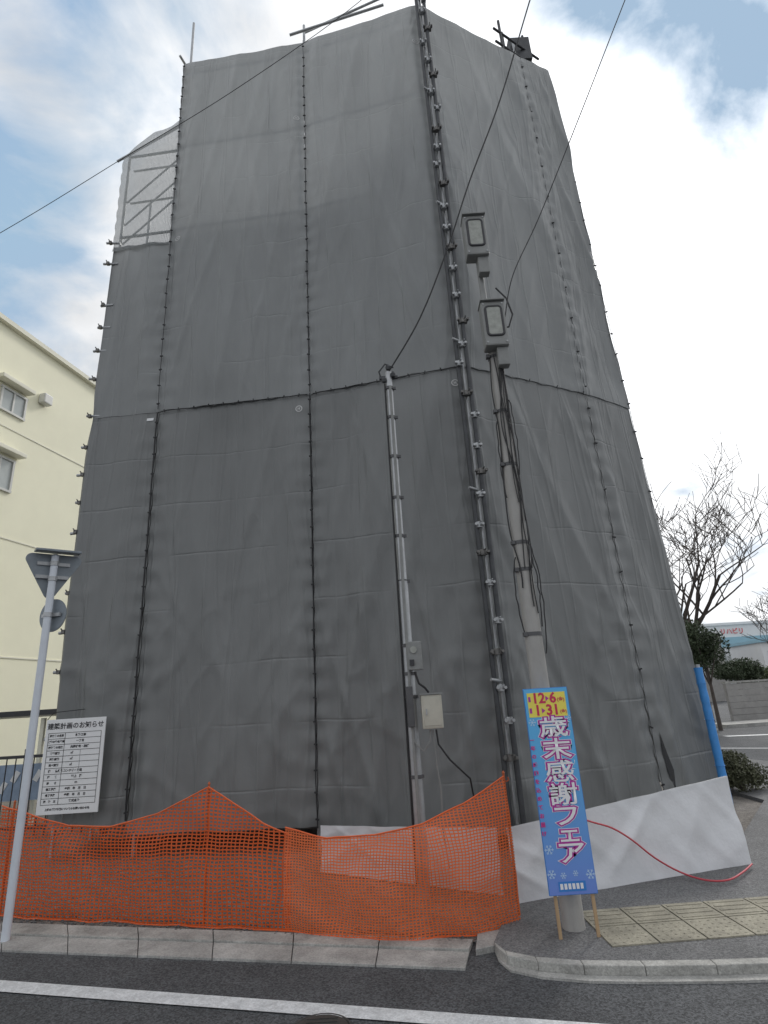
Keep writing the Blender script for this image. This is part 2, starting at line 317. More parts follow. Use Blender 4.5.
# ------------------------------------------------------------ wrapped scaffold
cA=lambda z:Vector((-4.17,7.22)); cB=lambda z:Vector((-3.16,7.13)); cC=lambda z:Vector((-.94,6.9)); cD=lambda z:Vector((1.15,6.42))
cE=lambda z:Vector((3.1,7.37)); cF=lambda z:Vector((4.2-.5*z/12.9,8.15-.5*z/12.9))
cA2=lambda z:Vector((-4.1,10.5)); cF2=lambda z:cF(z)+Vector((-1.3,2.6))
SEAMZ=5.68
def nz(x,y,z): return noise.noise(Vector((x,y,z)))
def ridge(x,y,z): return 1-abs(noise.noise(Vector((x,y,z))))*2
def sharp(x,y,z,k=5): return max(0,1-abs(noise.noise(Vector((x,y,z))))*k)
class Sheet:
    def __init__(s,corners,seed,out=0,diag=1.0,pinl=True,pinr=True,ol=0,orr=0):
        s.c=corners; s.seed=seed; s.out=out; s.diag=diag; s.pl=pinl; s.pr=pinr; s.ol=ol; s.orr=orr
        s.L=[0]
        for i in range(len(corners)-1): s.L.append(s.L[-1]+(corners[i+1](6)-corners[i](6)).length)
        s.len=s.L[-1]
    def base(s,t,z):
        for i in range(len(s.c)-1):
            if t<=s.L[i+1]+1e-6 or i==len(s.c)-2:
                a,b_=s.c[i](z),s.c[i+1](z); k=(t-s.L[i])/(s.L[i+1]-s.L[i]); p=a+(b_-a)*k; d=(b_-a).normalized()
                return p,Vector((d.y,-d.x)),d
    def P(s,t,z,extra=0):
        p,n,d=s.base(t,z); S=s.seed*13.7
        e=min(1,(t if s.pl else 9)/.22,(s.len-t if s.pr else 9)/.22); e=max(0,e); e=e*e*(3-2*e)
        dg=s.diag
        v=.11*nz(t*.8+S,z*.14,S)+.035*nz(t*2.6+z*.25*dg+S,z*.13,3+S)
        v+=.034*sharp(t*1.4+z*.30*dg+S,z*.09,7+S,4)
        v+=.022*sharp(t*2.0-z*.42*dg,z*.10+t*.2,11+S,5)
        lowm=.15+.85*max(0,1-abs(z-1.6)/2.6)
        v+=.014*sharp(t*1.2+z*.6,z*.9-t*.5,17+S,6)*lowm+.008*sharp(t*2.2-z*1.2,z*.8+t,19+S,6)*lowm
        ed=min(t if s.pl else 9,s.len-t if s.pr else 9)
        v+=.025*sharp(z*1.1+(t if t<s.len/2 else s.len-t)*1.8*dg,t*.5+S,29,3)*math.exp(-ed/.45)
        v*=1-.9*math.exp(-((z-SEAMZ)/.35)**2)
        if z>12.2: v*=max(.25,1-(z-12.2)*1.1)
        tuck=.012*math.sin(z/.27*math.pi*2)*math.exp(-max(ed,0)/.12)
        off=v*e+tuck+s.out+extra-.03
        q=p+n*off
        return Vector((q.x,q.y,z))
    def build(s,name,label,z0,z1,ts=None,material='sheet',res=.03):
        nx=max(4,int(s.len/res)); nzz=max(4,int(6.9/res*.7)); vs=[];fs=[];uvs=[]
        for j in range(nzz+1):
            for i in range(nx+1):
                t=s.len*i/nx; a=z0(t/s.len) if callable(z0) else z0; c=z1(t/s.len) if callable(z1) else z1
                z=a+(c-a)*j/nzz
                tt=t
                sc=.001+.013*abs(math.sin(z/.27*math.pi))*max(0,nz(z*.6,s.seed,4)+.35)+.008*abs(nz(z*1.3,s.seed,1))
                w=max(0,1-t/.2); w2=max(0,1-(s.len-t)/.2)
                if s.pl: tt+=(sc-s.ol)*w
                if s.pr: tt-=(sc-s.orr)*w2
                vs.append(tuple(s.P(tt,z))); uvs.append((t+s.seed*3.1,z))
        for j in range(nzz):
            for i in range(nx):
                k=j*(nx+1)+i; fs.append((k,k+1,k+nx+2,k+nx+1))
        me=bpy.data.meshes.new(name); me.from_pydata(vs,[],fs); ul=me.uv_layers.new(name='UVMap')
        for l in me.loops: ul.data[l.index].uv=uvs[l.vertex_index]
        for p in me.polygons: p.use_smooth=True
        me.materials.append(M[material]); o=bpy.data.objects.new(name,me); COL.objects.link(o)
        tag(o,label,'scaffold sheet','grey sheets wrapping the scaffold'); s.o=o; return o
    def mark(s,t,z,r=.05):
        b=MB(); n=24
        for k in range(n):
            a0,a1=2*math.pi*k/n,2*math.pi*(k+1)/n
            b.poly([s.P(t+math.cos(a)*q,z+math.sin(a)*q,.006) for a,q in((a0,r),(a1,r),(a1,r*.72),(a0,r*.72))])
        for (x0,y0,x1,y1) in((-.35,-.4,-.15,.4),(-.15,-.1,.35,.1),(.1,.1,.35,.4),(.1,-.4,.35,-.1)):
            b.poly([s.P(t+x*r,z+y*r,.006) for x,y in((x0,y0),(x1,y0),(x1,y1),(x0,y1))])
        b.build('printed_emblem','mark',s.o)
    def label_patch(s,t,z):
        b=MB(); b.poly([s.P(t+x,z+y,.008) for x,y in((-.05,-.022),(.05,-.022),(.05,.022),(-.05,.022))]); b.build('label_patch','board_white',s.o)
top=lambda s_:(lambda k:12.9+.015*nz(k*4,s_,0)-.03*math.sin(k*math.pi))
ZB=.16
lowtop=lambda s_:(lambda k:SEAMZ+.04)
upbot=lambda s_:(lambda k:SEAMZ-.03+.012*abs(math.sin(k*math.pi*8))+.04*max(0,nz(k*5,s_*2,1)))
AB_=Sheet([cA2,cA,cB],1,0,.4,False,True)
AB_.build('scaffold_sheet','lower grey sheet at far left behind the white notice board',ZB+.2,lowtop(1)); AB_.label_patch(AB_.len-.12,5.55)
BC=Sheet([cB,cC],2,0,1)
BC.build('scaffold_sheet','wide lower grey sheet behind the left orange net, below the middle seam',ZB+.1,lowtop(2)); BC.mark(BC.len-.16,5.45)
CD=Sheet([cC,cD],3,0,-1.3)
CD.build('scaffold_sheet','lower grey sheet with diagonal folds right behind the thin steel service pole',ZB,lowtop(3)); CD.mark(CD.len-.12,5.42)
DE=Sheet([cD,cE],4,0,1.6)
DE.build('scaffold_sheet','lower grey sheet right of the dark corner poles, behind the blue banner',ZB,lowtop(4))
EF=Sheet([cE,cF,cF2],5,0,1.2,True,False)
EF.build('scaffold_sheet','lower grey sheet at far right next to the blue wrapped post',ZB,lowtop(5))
b=MB(); pp=[(.13,.97),(.19,.72),(.24,.52),(.20,.30),(.15,.45),(.13,.70)]
b.poly([EF.P(t,z,.012) for t,z in pp]); b.build('tear_shade','cord',EF.o)  # flat dark patch on the uncut sheet, painting the shade inside a slit
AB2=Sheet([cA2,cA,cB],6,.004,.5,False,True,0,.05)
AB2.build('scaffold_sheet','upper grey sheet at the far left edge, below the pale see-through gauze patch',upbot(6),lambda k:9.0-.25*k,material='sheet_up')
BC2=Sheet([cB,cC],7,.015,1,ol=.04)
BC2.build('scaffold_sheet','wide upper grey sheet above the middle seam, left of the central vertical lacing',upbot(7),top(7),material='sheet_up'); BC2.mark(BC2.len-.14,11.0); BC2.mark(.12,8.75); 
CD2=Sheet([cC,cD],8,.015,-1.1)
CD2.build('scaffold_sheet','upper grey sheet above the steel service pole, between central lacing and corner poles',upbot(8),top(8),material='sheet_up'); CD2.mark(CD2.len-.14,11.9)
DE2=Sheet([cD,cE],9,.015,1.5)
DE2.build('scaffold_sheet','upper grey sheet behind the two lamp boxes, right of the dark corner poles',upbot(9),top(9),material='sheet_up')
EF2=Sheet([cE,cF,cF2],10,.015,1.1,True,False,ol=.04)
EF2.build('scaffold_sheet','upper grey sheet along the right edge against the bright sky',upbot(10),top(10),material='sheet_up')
G=Sheet([cA,cB],11,.008,.5,orr=.04)
G.build('gauze_sheet','pale see-through gauze patch showing scaffold tubes at the upper left corner',8.7,lambda k:10.75+.75*k,material='gauze'); del G.o['group']; G.o['category']='gauze sheet'
e=empty('building',(0,9,0),'concrete building wrapped from top to bottom in grey scaffold sheets','building')
b=MB(); P=[(-2.7,8.3),(-.8,8.1),(1.2,7.75),(2.9,8.65),(1.6,12.2),(-2.7,12.2)]
b.prism([(x,y,0) for x,y in P],(0,0,10.0)); b.prism([(-3.95,8.35,0),(-2.72,8.32,0),(-2.72,12.1,0),(-3.95,12.1,0)],(0,0,8.6))  # unseen block behind the sheets; side wing added to stop light through seams
b.v=[v-Vector((0,9,0)) for v in b.v]; b.build('wall','inner',e)
sc=empty('scaffold',(0,7,0),'tube scaffold around the wrapped building, dark corner poles and pipe ends poking out','scaffold')
def S_(b,name,mt,smooth=True,bevel=0):
    b.v=[v-Vector((0,7,0)) for v in b.v]; return b.build(name,mt,sc,smooth,bevel)
def v3(p,z): return Vector((p.x,p.y,z))
inn={'A':(.06,.14),'B':(.05,.14),'C':(0,.14),'D':(0,.18),'E':(-.04,.14),'F':(-.14,.1)}
corn={'A':cA,'B':cB,'C':cC,'D':cD,'E':cE,'F':cF}
tops={'A':10.95,'B':14.2,'C':13.55,'D':13.3,'E':13.5,'F':13.1}
for k in corn:
    o=Vector(inn[k]); S_(MB().tube(v3(corn[k](0)+o,.0),v3(corn[k](tops[k])+o,tops[k]),.024),'standard','steel')
    if k!='A' : S_(MB().tube(v3(corn[k](0)+o+Vector((0,.75)),.0),v3(corn[k](12)+o+Vector((0,.75)),12.9),.024),'standard','steel')
    else: S_(MB().tube(v3(cA(0)+o+Vector((0,.9)),.0),v3(cA(12)+o+Vector((0,.9)),10.9),.024),'standard','steel')
ks='ABCDEF'
for lv in range(7):
    z=1.9+lv*1.8
    for i in range(5):
        if ks[i]=='A' and z>11: continue
        a=corn[ks[i]](z)+Vector(inn[ks[i]]); c=corn[ks[i+1]](z)+Vector(inn[ks[i+1]])
        S_(MB().tube(v3(a,z),v3(c,z),.022),'ledger','steel')
        d=(c-a); nrm=Vector((-d.y,d.x)).normalized()
        if i>0 and z<10: 
            mid=(a+c)/2+nrm*.42; ang=math.atan2(d.y,d.x)
            S_(MB().box((mid.x,mid.y,z+.05),(d.length-.1,.40,.04),Matrix.Rotation(ang,3,'Z')),'plank','plank',False)
for (z0,z1) in((9.0,9.9),(9.9,10.8),(9.4,10.3)):
    S_(MB().tube((-4.1,7.4,z0),(-3.15,7.3,z1),.015),'brace','steel')
for z in(9.3,10.05,10.8): S_(MB().tube((-4.12,7.55,z),(-3.1,7.5,z+.05),.018),'ledger','steel')
S_(MB().tube((-4.3,7.3,10.75),(-3.0,7.22,11.55),.022),'ledger','steel')
S_(MB().tube((-1.2,7.0,13.25),(.55,6.7,13.4),.024),'ledger','steel'); S_(MB().tube((-.95,7.1,13.45),(1.1,6.6,13.75),.022),'ledger','steel')
S_(MB().tube((-3.3,7.2,13.2),(-2.9,8.6,13.2),.024),'ledger','steel')
for x,y,h in((2.75,7.25,13.7),(2.95,7.7,14.1),(3.3,7.6,13.8),(3.5,7.9,13.7)): S_(MB().tube((x,y,12),(x,y,h),.026),'standard','steel_dark')
for z in(13.0,13.35): S_(MB().tube((2.6,7.15,z),(3.6,7.75,z),.022),'ledger','steel_dark')
S_(MB().box((3.2,7.7,13.4),(.4,.3,.6)),'jack_box','steel_dark')
for dx,dy,r,mt in((-.075,-.11,.027,'steel_dark'),(.05,-.12,.03,'steel_dark'),(-.01,-.075,.018,'steel')):
    S_(MB().tube((1.15+dx,6.42+dy,.02),(1.15+dx,6.42+dy,13.4),r),'standard',mt)
def coupler(p,w=.15):
    b=MB(); p=Vector(p)
    b.box(p,(w,.05,.055)); b.tube(p+Vector((-w/2,-.02,0)),p+Vector((-w/2,-.07,0)),.018,n=8); b.tube(p+Vector((w/2,-.02,.0)),p+Vector((w/2,-.07,0)),.018,n=8)
    b.tube(p+Vector((0,-.01,-.035)),p+Vector((0,-.01,.035)),.036,n=8); b.tube(p+Vector((w/4,-.03,.03)),p+Vector((w/4,-.09,.03)),.008,n=6)
    return b
z=.9;i=0
while z<13:
    S_(coupler((1.15+random.uniform(-.07,.06),6.42-.13,z),.08+.04*(i%3==0)),'coupler',('clamp','steel','steel')[i%3],False,.004)
    if i%6==2: S_(MB().tube((1.15,6.42-.1,z+.07),(1.15-.12,6.42-.16,z+.09),.018),'pipe_end','steel')
    z+=random.uniform(.28,.45); i+=1
z=1.3
while z<9.2:
    x=cA(z).x; yy=7.22
    S_(MB().tube((x+.12,yy+.03,z),(x-.07-random.random()*.05,yy+.02,z+random.uniform(-.02,.02)),.020),'pipe_end','steel')
    S_(MB().box((x-.03,yy+.01,z),(.045,.05,.05)).tube((x-.03,yy,z),(x-.05,yy-.03,z+.04),.008),'coupler','clamp',False,.004)
    z+=random.choice((.42,.5,.62,.8))
def lacing(c0,z0,z1,label,out=.035,step=.27,amp=.006):
    b=MB(); pts=[]; z=z0
    while z<z1:
        p=c0(z); pts.append(Vector((p.x+nz(z*2,0,out)*.012,p.y-out+.01*nz(z,3,1),z))); z+=.09
    b.path(pts,amp,5)
    z=z0+.1
    while z<z1:
        p=c0(z); x=p.x+nz(z*2,0,out)*.012; j=random.uniform(-.02,.02)
        b.box((x,p.y-out-.006,z+j),(.042,.014,.018),Matrix.Rotation(random.uniform(-.5,.5),3,'Y')); z+=step*random.uniform(.8,1.2)
    o=b.build('lacing_cord','cord'); tag(o,label,'lacing'); return o
lacing(cB,.4,SEAMZ,'black lacing cord in the left vertical seam, below the middle seam',.02,amp=.011)
lacing(cB,SEAMZ,12.9,'black lacing cord in the left vertical seam, above the middle seam',.02,amp=.005)
lacing(cC,.25,SEAMZ,'black lacing cord in the central vertical seam, below the middle seam',.02,.24,.007)
lacing(cC,SEAMZ,12.9,'black lacing cord in the central vertical seam, above the middle seam',.02,.24,.005)
lacing(cE,.3,SEAMZ,'thin lacing cord in the right face seam below the middle seam',-.02,.6,.0025)
lacing(cE,SEAMZ,12.9,'thin lacing cord in the right face seam above the middle seam',-.02,.6,.0025)
lacing(lambda z:cF(z)+Vector((-.02,.0)),.8,12.8,'knotted lacing down the right edge of the wrapped building',.0,.45,.004)
def hlace(sh,label,r=.0055,k=.22):
    b=MB(); pts=[]; t=.05
    while t<sh.len-.03:
        pts.append(sh.P(t,SEAMZ-.03,.02)+Vector((0,0,.012*nz(t*5,1,1)))); t+=.05
    b.path(pts,r,5)
    t=.1
    while t<sh.len:
        b.box(sh.P(t,SEAMZ-.03,.024),(.014,.012,.045),Matrix.Rotation(random.uniform(-.5,.5),3,'Y')); t+=k
    tag(b.build('lacing_cord','cord'),label,'lacing')
hlace(BC2,'horizontal lacing on the middle seam between left and central vertical seams')
hlace(CD2,'horizontal lacing on the middle seam just above the steel service pole')
hlace(DE2,'faint horizontal lacing on the middle seam behind the concrete pole',.0015,.5)
# ------------------------------------------------------------ orange nets
def net(name,label,pts,mt,bulge,seed,shear=0):
    nx=170; ny=30; vs=[];uv=[];fs=[]
    L=[0]
    for i in range(len(pts)-1): L.append(L[-1]+(pts[i+1][0]-pts[i][0]).length)
    for j in range(ny+1):
        for i in range(nx+1):
            t=L[-1]*i/nx
            for k in range(len(pts)-1):
                if t<=L[k+1]+1e-6: break
            w=(t-L[k])/(L[k+1]-L[k]); h=j/ny
            p=pts[k][0].lerp(pts[k+1][0],w); zt=pts[k][1]*(1-w)+pts[k+1][1]*w; zb=pts[k][2]*(1-w)+pts[k+1][2]*w
            z=zb+(zt-zb)*h
            a=bulge*math.sin(h*math.pi)*.6+.07*nz(t*2.0+h*1.0,h*.9,seed)+.02*nz(t*5,h*1.5,seed+2)+.018*(ridge(t*2+h*2,h*1.2,seed)-.5)
            sh=shear*(1-h)*(t/L[-1])
            vs.append((p.x-sh,p.y-a,z+.006*nz(t*6,h*6,seed)*(1 if 0<j<ny else .3))); uv.append((t+.05*nz(t*2,h*2,seed),z+.12*(.9-zt)*h))
    for j in range(ny):
        for i in range(nx):
            k=j*(nx+1)+i; fs.append((k,k+1,k+nx+2,k+nx+1))
    me=bpy.data.meshes.new(name); me.from_pydata(vs,[],fs); ul=me.uv_layers.new(name='UVMap')
    for l in me.loops: ul.data[l.index].uv=uv[l.vertex_index]
    for p in me.polygons: p.use_smooth=True
    me.materials.append(M[mt]); o=bpy.data.objects.new(name,me); COL.objects.link(o); tag(o,label,'safety net')
    b=MB(); b.path([Vector(vs[ny*(nx+1)+i]) for i in range(nx+1)],.006,5); b.path([Vector(vs[i]) for i in range(nx+1)],.005,5)
    b.build('net_edge','net_edge',o)
    return o
M['net_edge']=mat('net_edge',(.72,.13,.035),.5,.1,8)
def gp(u,v): p=g(u,v); return Vector((p.x,p.y))
def topz(u,v,q): return onY(u,v,q.y).z
def row(lst):
    r=[]
    for (u,v,ut,vt) in lst:
        q=gp(u,v); r.append((q,topz(ut,vt,q),.02))
    return r
net('safety_net','orange safety net with open mesh, left one running up to the middle stake',
    row([(-14,918,2,806),(10,920,22,812),(55,923,62,827),(105,925,108,826),(150,927,158,814),(203,930,212,787),(225,931,236,800),(262,932,272,822),(292,933,322,833)]),'net',.05,1)
net('safety_net','finer orange safety net bulging around the steel pole foot, right one of the two',
    [(q-Vector((0,.03)),z,b) for q,z,b in row([(286,932,300,826),(330,937,345,836),(380,941,392,833),(430,942,432,822),(475,938,466,803),(521,927,497,777)])],'net2',.10,5)
def stake(u,v,ut,vt,label):
    q=gp(u,v); z=topz(ut,vt,q); b=MB().tube((0,0,0),(0,0,z+.03),.009,n=8); b.tube((0,0,z+.03),(0,0,z+.045),.013,.004,8)
    b.path([(.03,.0,z),(.035,0,z-.02),(.02,0,z-.03),(0,0,z-.025)],.005,6)
    o=b.build('net_stake','orange_stake',loc=(q.x,q.y+.02,0),smooth=True); tag(o,label,'stake')
stake(203,928,212,788,'thin stake at the peak of the left orange net'); stake(521,924,497,778,'thin stake at the right end of the orange nets')
stake(-2,917,14,806,'thin stake at the left end of the orange net beside the white sign pole')
# ------------------------------------------------------------ white barrier sheets
def barrier(label,p0,p1,zt0,zt1,seed,flare=.0,sag=.0):
    nx,ny=130,26; vs=[];fs=[]; d=(p1-p0); L=d.length; n=Vector((d.y,-d.x)).normalized()
    for j in range(ny+1):
        for i in range(nx+1):
            k=i/nx;h=j/ny; zt=zt0+(zt1-zt0)*k-sag*math.sin(k*math.pi)+.004*nz(k*9,seed,0)
            w=.35+.65*math.sin(h*math.pi)
            p=p0+d*k; a=(.05*nz(k*L*1.6+h,h*.6,seed)+.030*sharp(k*L*1.3-h*1.1,h*.5,seed,4)+.014*sharp(k*L*2.4+h*1.6,h*.8,seed,5))*w+flare*(1-h)**3
            q=p+n*a; vs.append((q.x,q.y,.03+(zt-.03)*h))
    for j in range(ny):
        for i in range(nx):
            k=j*(nx+1)+i; fs.append((k,k+1,k+nx+2,k+nx+1))
    me=bpy.data.meshes.new('barrier_sheet'); me.from_pydata(vs,[],fs)
    for p in me.polygons: p.use_smooth=True
    me.materials.append(M['white_sheet']); o=bpy.data.objects.new('barrier_sheet',me); COL.objects.link(o); tag(o,label,'barrier sheet')
    b=MB().path([Vector(vs[ny*(nx+1)+i])+Vector((0,.015,-.01)) for i in range(0,nx+1,2)],.010,6); b.build('top_pipe','steel',o)
    return o
q0=Vector((.80,4.93)); q1=gp(748,869)
barrier('white barrier sheet low across the right corner, behind the blue banner',q0,q1,.54,topz(724,776,q1),3,.04)
barrier('white barrier sheet mostly hidden behind the finer orange net',Vector((-.80,6.1)),Vector((.76,5.15)),.42,.50,8)
pts=[]
nq=Vector(((q1-q0).y,-(q1-q0).x,0)).normalized()
for (u,v) in((560,812),(592,822),(612,828),(632,840),(655,858),(680,872),(705,880),(728,880),(743,872),(752,864)):
    p=onP(u,v,Vector((q0.x,q0.y,0))+nq*.10,nq)
    if p.z<.08: p=g(u,v,.08)
    pts.append(p)
fine=[]
for i in range(len(pts)-1):
    for k in range(4):
        t=k/4; a=pts[max(0,i-1)];b0=pts[i];c=pts[i+1];d=pts[min(len(pts)-1,i+2)]
        fine.append(.5*((2*b0)+(-a+c)*t+(2*a-5*b0+4*c-d)*t*t+(-a+3*b0-3*c+d)*t**3))
tag(MB().path(fine+[pts[-1]],.007,8).build('hose','hose',smooth=True),'red hose drooping across the white barrier sheet','hose')
e=empty('wrapped_post',(4.06,7.84,0),'slim upright post wrapped in bright blue tarp at the right edge of the building','post')
b=MB(); pts=[]; rr=[]
for k in range(26):
    z=.05+k*.066; pts.append((0.003*nz(k*.4,0,0),0,z)); rr.append(.052+.006*nz(k*.7,2,1))
b.path(pts,rr,12).build('tarp_wrap','blue_tarp',e,True)
MB().tube((0,0,0),(0,0,1.74),.03).build('post_core','steel',e)
for z in(.5,1.05,1.5): MB().path([(.058*math.cos(t*.6283),.058*math.sin(t*.6283),z) for t in range(11)],.004,5).build('tie','blue_tarp',e)
# ------------------------------------------------------------ steel service pole
sp=empty('service_pole',(.137,5.3,0),'thin galvanised steel pole with meter boxes rising behind the orange net','pole')
MB().tube((0,0,0),(0,0,2.6),.056,.05,16).tube((0,0,2.58),(0,0,4.9),.044,.038,16).build('pole_shaft','steel',sp,True)
for z in(.9,1.55,1.75,2.0,2.6,3.05,3.45,3.9,4.35,4.7):
    MB().tube((0,0,z-.015),(0,0,z+.015),.061 if z<2.6 else .05,n=16).box((.055,-.01,z),(.03,.02,.028)).build('band','band',sp)
MB().path([(-.055,-.03,0.1),(-.055,-.03,1.6),(-.05,-.035,3.0),(-.045,-.03,4.75)],.009,6).build('conduit','cord',sp,True)
MB().path([(.0,-.062,0.1),(.0,-.06,2.5),(.01,-.05,3.2),(.01,-.05,4.7)],.014,8).build('conduit','box_grey',sp,True)
mb=MB().box((.175,-.07,1.42),(.18,.14,.28)).build('meter_box','box_cream',sp,bevel=.012)
MB().box((.175,-.1425,1.42),(.145,.006,.23)).build('box_door','box_cream',mb,bevel=.002)
MB().box((.125,-.15,1.42),(.012,.014,.05)).build('latch','steel',mb)
MB().box((.175,-.07,1.567),(.20,.16,.012)).build('box_lid','box_grey',mb)
mb.rotation_euler.z=0
mb=MB().box((.06,-.09,1.9),(.13,.09,.25)).build('switch_box','box_grey',sp,bevel=.01)
MB().tube((.05,-.135,1.95),(.05,-.148,1.95),.03,n=16).build('dial','glass_pale',mb)
MB().box((.03,-.145,1.84),(.04,.02,.05)).build('switch','dark',mb)
MB().box((-.01,-.075,1.47),(.06,.05,.34)).build('switch_box','band',sp,bevel=.008)
MB().path([(.05,-.09,1.76),(.08,-.1,1.66),(.13,-.1,1.62),(.16,-.08,1.58)],.01,6).build('cable','cord',sp,True)
MB().path([(.15,-.08,1.27),(.14,-.09,1.18),(.08,-.09,1.1),(.02,-.08,1.16),(0,-.06,1.22)],.009,6).build('cable','box_grey',sp,True)
MB().path([(.2,-.08,1.27),(.21,-.08,1.15),(.3,-.06,1.02),(.46,-.02,.86),(.52,.3,.6)],.008,6).build('cable','cord',sp,True)
MB().path([(.17,-.08,1.27),(.18,-.08,1.0),(.2,-.08,.8),(.19,-.05,.5),(.22,-.03,.2)],.006,6).build('cable','box_grey',sp,True)
ins=MB()
for dx,dz in((-.05,4.8),(.05,4.86),(.0,4.95)):
    ins.tube((dx,-.03,dz-.03),(dx,-.03,dz),.02,.028,10).tube((dx,-.03,dz),(dx,-.03,dz+.03),.028,.014,10)
ins.box((0,0,4.84),(.2,.03,.03)).path([(-.08,0,4.84),(-.1,-.03,4.9),(-.03,-.05,4.98),(.06,-.02,4.95)],.009,6); ins.build('insulator_bracket','steel_dark',sp)
# ------------------------------------------------------------ concrete pole with lamp boxes
cp=empty('lamp_pole',(1.08,4.38,ZW),'slender concrete pole with two lamp boxes and thin black cables, behind the banner','lamp pole')
MB().tube((0,0,0),(0,0,4.6),.074,.052,20).build('pole_shaft','pole_conc',cp,True)
MB().tube((-.015,0,4.55),(-.03,0,5.95),.03,.026,12).build('mast','box_grey',cp,True)
for z in(.75,1.9,2.4,2.62,3.3,3.8,4.35): MB().tube((0,0,z-.014),(0,0,z+.014),.079-.0048*z,n=20).box((-.065,-.03,z),(.03,.04,.03)).build('band','band',cp)
def lampbox(x,z,h=.46):
    e=MB().box((x,-.09,z),(.21,.13,h)).build('lamp_box','box_grey',cp,bevel=.015)
    b=MB(); pts=[]
    w,hh,r=.070,h*.33,.03
    for cx,cz,a0 in((w-r,hh-r,0),(-w+r,hh-r,90),(-w+r,-hh+r,180),(w-r,-hh+r,270)):
        for k in range(6): a=R(a0+k*18); pts.append((x+cx+r*math.cos(a),-.1555,z+.02+cz+r*math.sin(a)))
    b.path(pts+[pts[0]],.013,6).build('lens_rim','dark',e)
    MB().prism(pts,(0,-.006,0)).build('lens','glass_pale',e)
    MB().box((x,-.10,z+h/2+.006),(.22,.16,.012)).build('hood','box_grey',e)
    MB().box((x+.02,-.015,z),(.06,.05,h*.8)).build('bracket','steel_dark',e)
    MB().box((x+.045,-.08,z-h/2-.09),(.1,.08,.18)).build('junction','box_grey',e,bevel=.008)
    for dx in(-.085,.085):
        for dz in(-.2,.2): MB().tube((x+dx,-.155,z+dz),(x+dx,-.162,z+dz),.008,n=8).build('screw','steel',e)
    return e
lampbox(-.05,5.62); lampbox(.01,4.62)
rnd=random.Random(3)
for i in range(8):
    pts=[]; z=4.35; zb=(2.0+rnd.random()*1.5); a0=-math.pi/2+rnd.uniform(-1.1,1.1)
    if i==5: a0=-math.pi/2-1.2
    if i==6: a0=-math.pi/2+1.2
    while z>zb:
        rad=.076-.0048*z+.007+.020*max(0,nz(z*2.2,i*3.1,0))
        a=a0+.9*nz(z*1.5,i*2.2,4)
        pts.append((rad*math.cos(a),rad*math.sin(a),z)); z-=.05
    MB().path(pts,.004+.002*rnd.random(),6).build('cable','cord',cp,True)
for (sx,zt,zb_,wd) in((-1,2.5,1.9,.035),(1,2.6,1.75,.04),(1,2.5,1.95,.02),(1,3.9,3.2,.02),(-1,3.7,3.0,.015)):
    pts=[]
    for k in range(21):
        t=k/20; z=zt+(zb_-zt)*t; w=.064+wd*math.sin(t*math.pi)**.6; pts.append((sx*w+.01*nz(t*8,sx,zt),-.04,z))
    MB().path(pts,.005,6).build('cable','cord',cp,True)
MB().path([(.05,-.08,4.6),(.15,-.08,4.62),(.2,-.08,4.75),(.17,-.06,4.95),(.1,-.02,5.1)],.008,6).build('cable','cord',cp,True)
# ------------------------------------------------------------ banner board
bn=empty('banner_board',(1.063,4.2,ZW),'tall blue year-end sale banner board on two wooden sticks beside the lamp pole','banner')
bz0,bz1=.29-ZW,1.556-ZW; W=.313; H=bz1-bz0
for x in(-.115,.125): MB().box((x,.018,.74-.0),(.02,.014,1.48)).build('leg','wood',bn)
MB().box((0,0,(bz0+bz1)/2),(W,.012,H)).build('panel','ban_blue',bn,bevel=.003)
b=MB(); random.seed(5)
def yq(b,x0,z0,x1,z1,y): b.poly([(x0,y,z0),(x1,y,z0),(x1,y,z1),(x0,y,z1)])
yq(b,-W/2+.004,bz0+.004,W/2-.004,bz1-.004,-.0075); b.build('backdrop_print','ban_light',bn)
b=MB(); yq(b,-.134,bz1-.192,.134,bz1-.030,-.0095); b.build('date_panel','ban_yel',bn)
bmx=bmesh.new()
add_text(bmx,'12',.096,-.055,bz1-.070,-.0115,.0030); add_text(bmx,'6',.096,.045,bz1-.070,-.0115,.0030)
add_text(bmx,'1',.096,-.070,bz1-.150,-.0115,.0030); add_text(bmx,'31',.096,.035,bz1-.150,-.0115,.0030)
bm_obj(bmx,'date_lettering','ban_red',bn)
bmx=bmesh.new()
add_text(bmx,'(金)',.032,.100,bz1-.082,-.0117,.0006); add_text(bmx,'(金)',.028,.107,bz1-.162,-.0117,.0006)
bm_obj(bmx,'date_lettering','ban_red',bn)
b=MB()
b.poly([(-.006,-.0118,bz1-.052),(-.006,-.0118,bz1-.088),(.018,-.0118,bz1-.07)]); b.poly([(-.042,-.0118,bz1-.132),(-.042,-.0118,bz1-.168),(-.018,-.0118,bz1-.15)])
for zc in(bz1-.072,bz1-.148): b.box((-.119,-.0105,zc),(.016,.001,.034))
b.build('date_mark','ban_purple',bn)
chars='歳末感謝フェア'; pos=[]
zs=[.268,.410,.552,.692,.820,.925,1.035]
for i,ch in enumerate(chars):
    s=.142 if i<4 else (.140 if i!=5 else .120); pos.append((ch,s,.022+.003*(i%2),bz1-zs[i]))
for nm,off,y,mt in(('title_outline',.0125,-.0085,'ban_white'),('title_border',.0095,-.0100,'ban_purple'),('title_lettering',.0016,-.0125,'ban_white')):
    bmx=bmesh.new()
    for i,(ch,s,x,z) in enumerate(pos): add_text(bmx,ch,s,x,z,y-.00012*i,off,sx=1.42)
    bm_obj(bmx,nm,mt,bn)
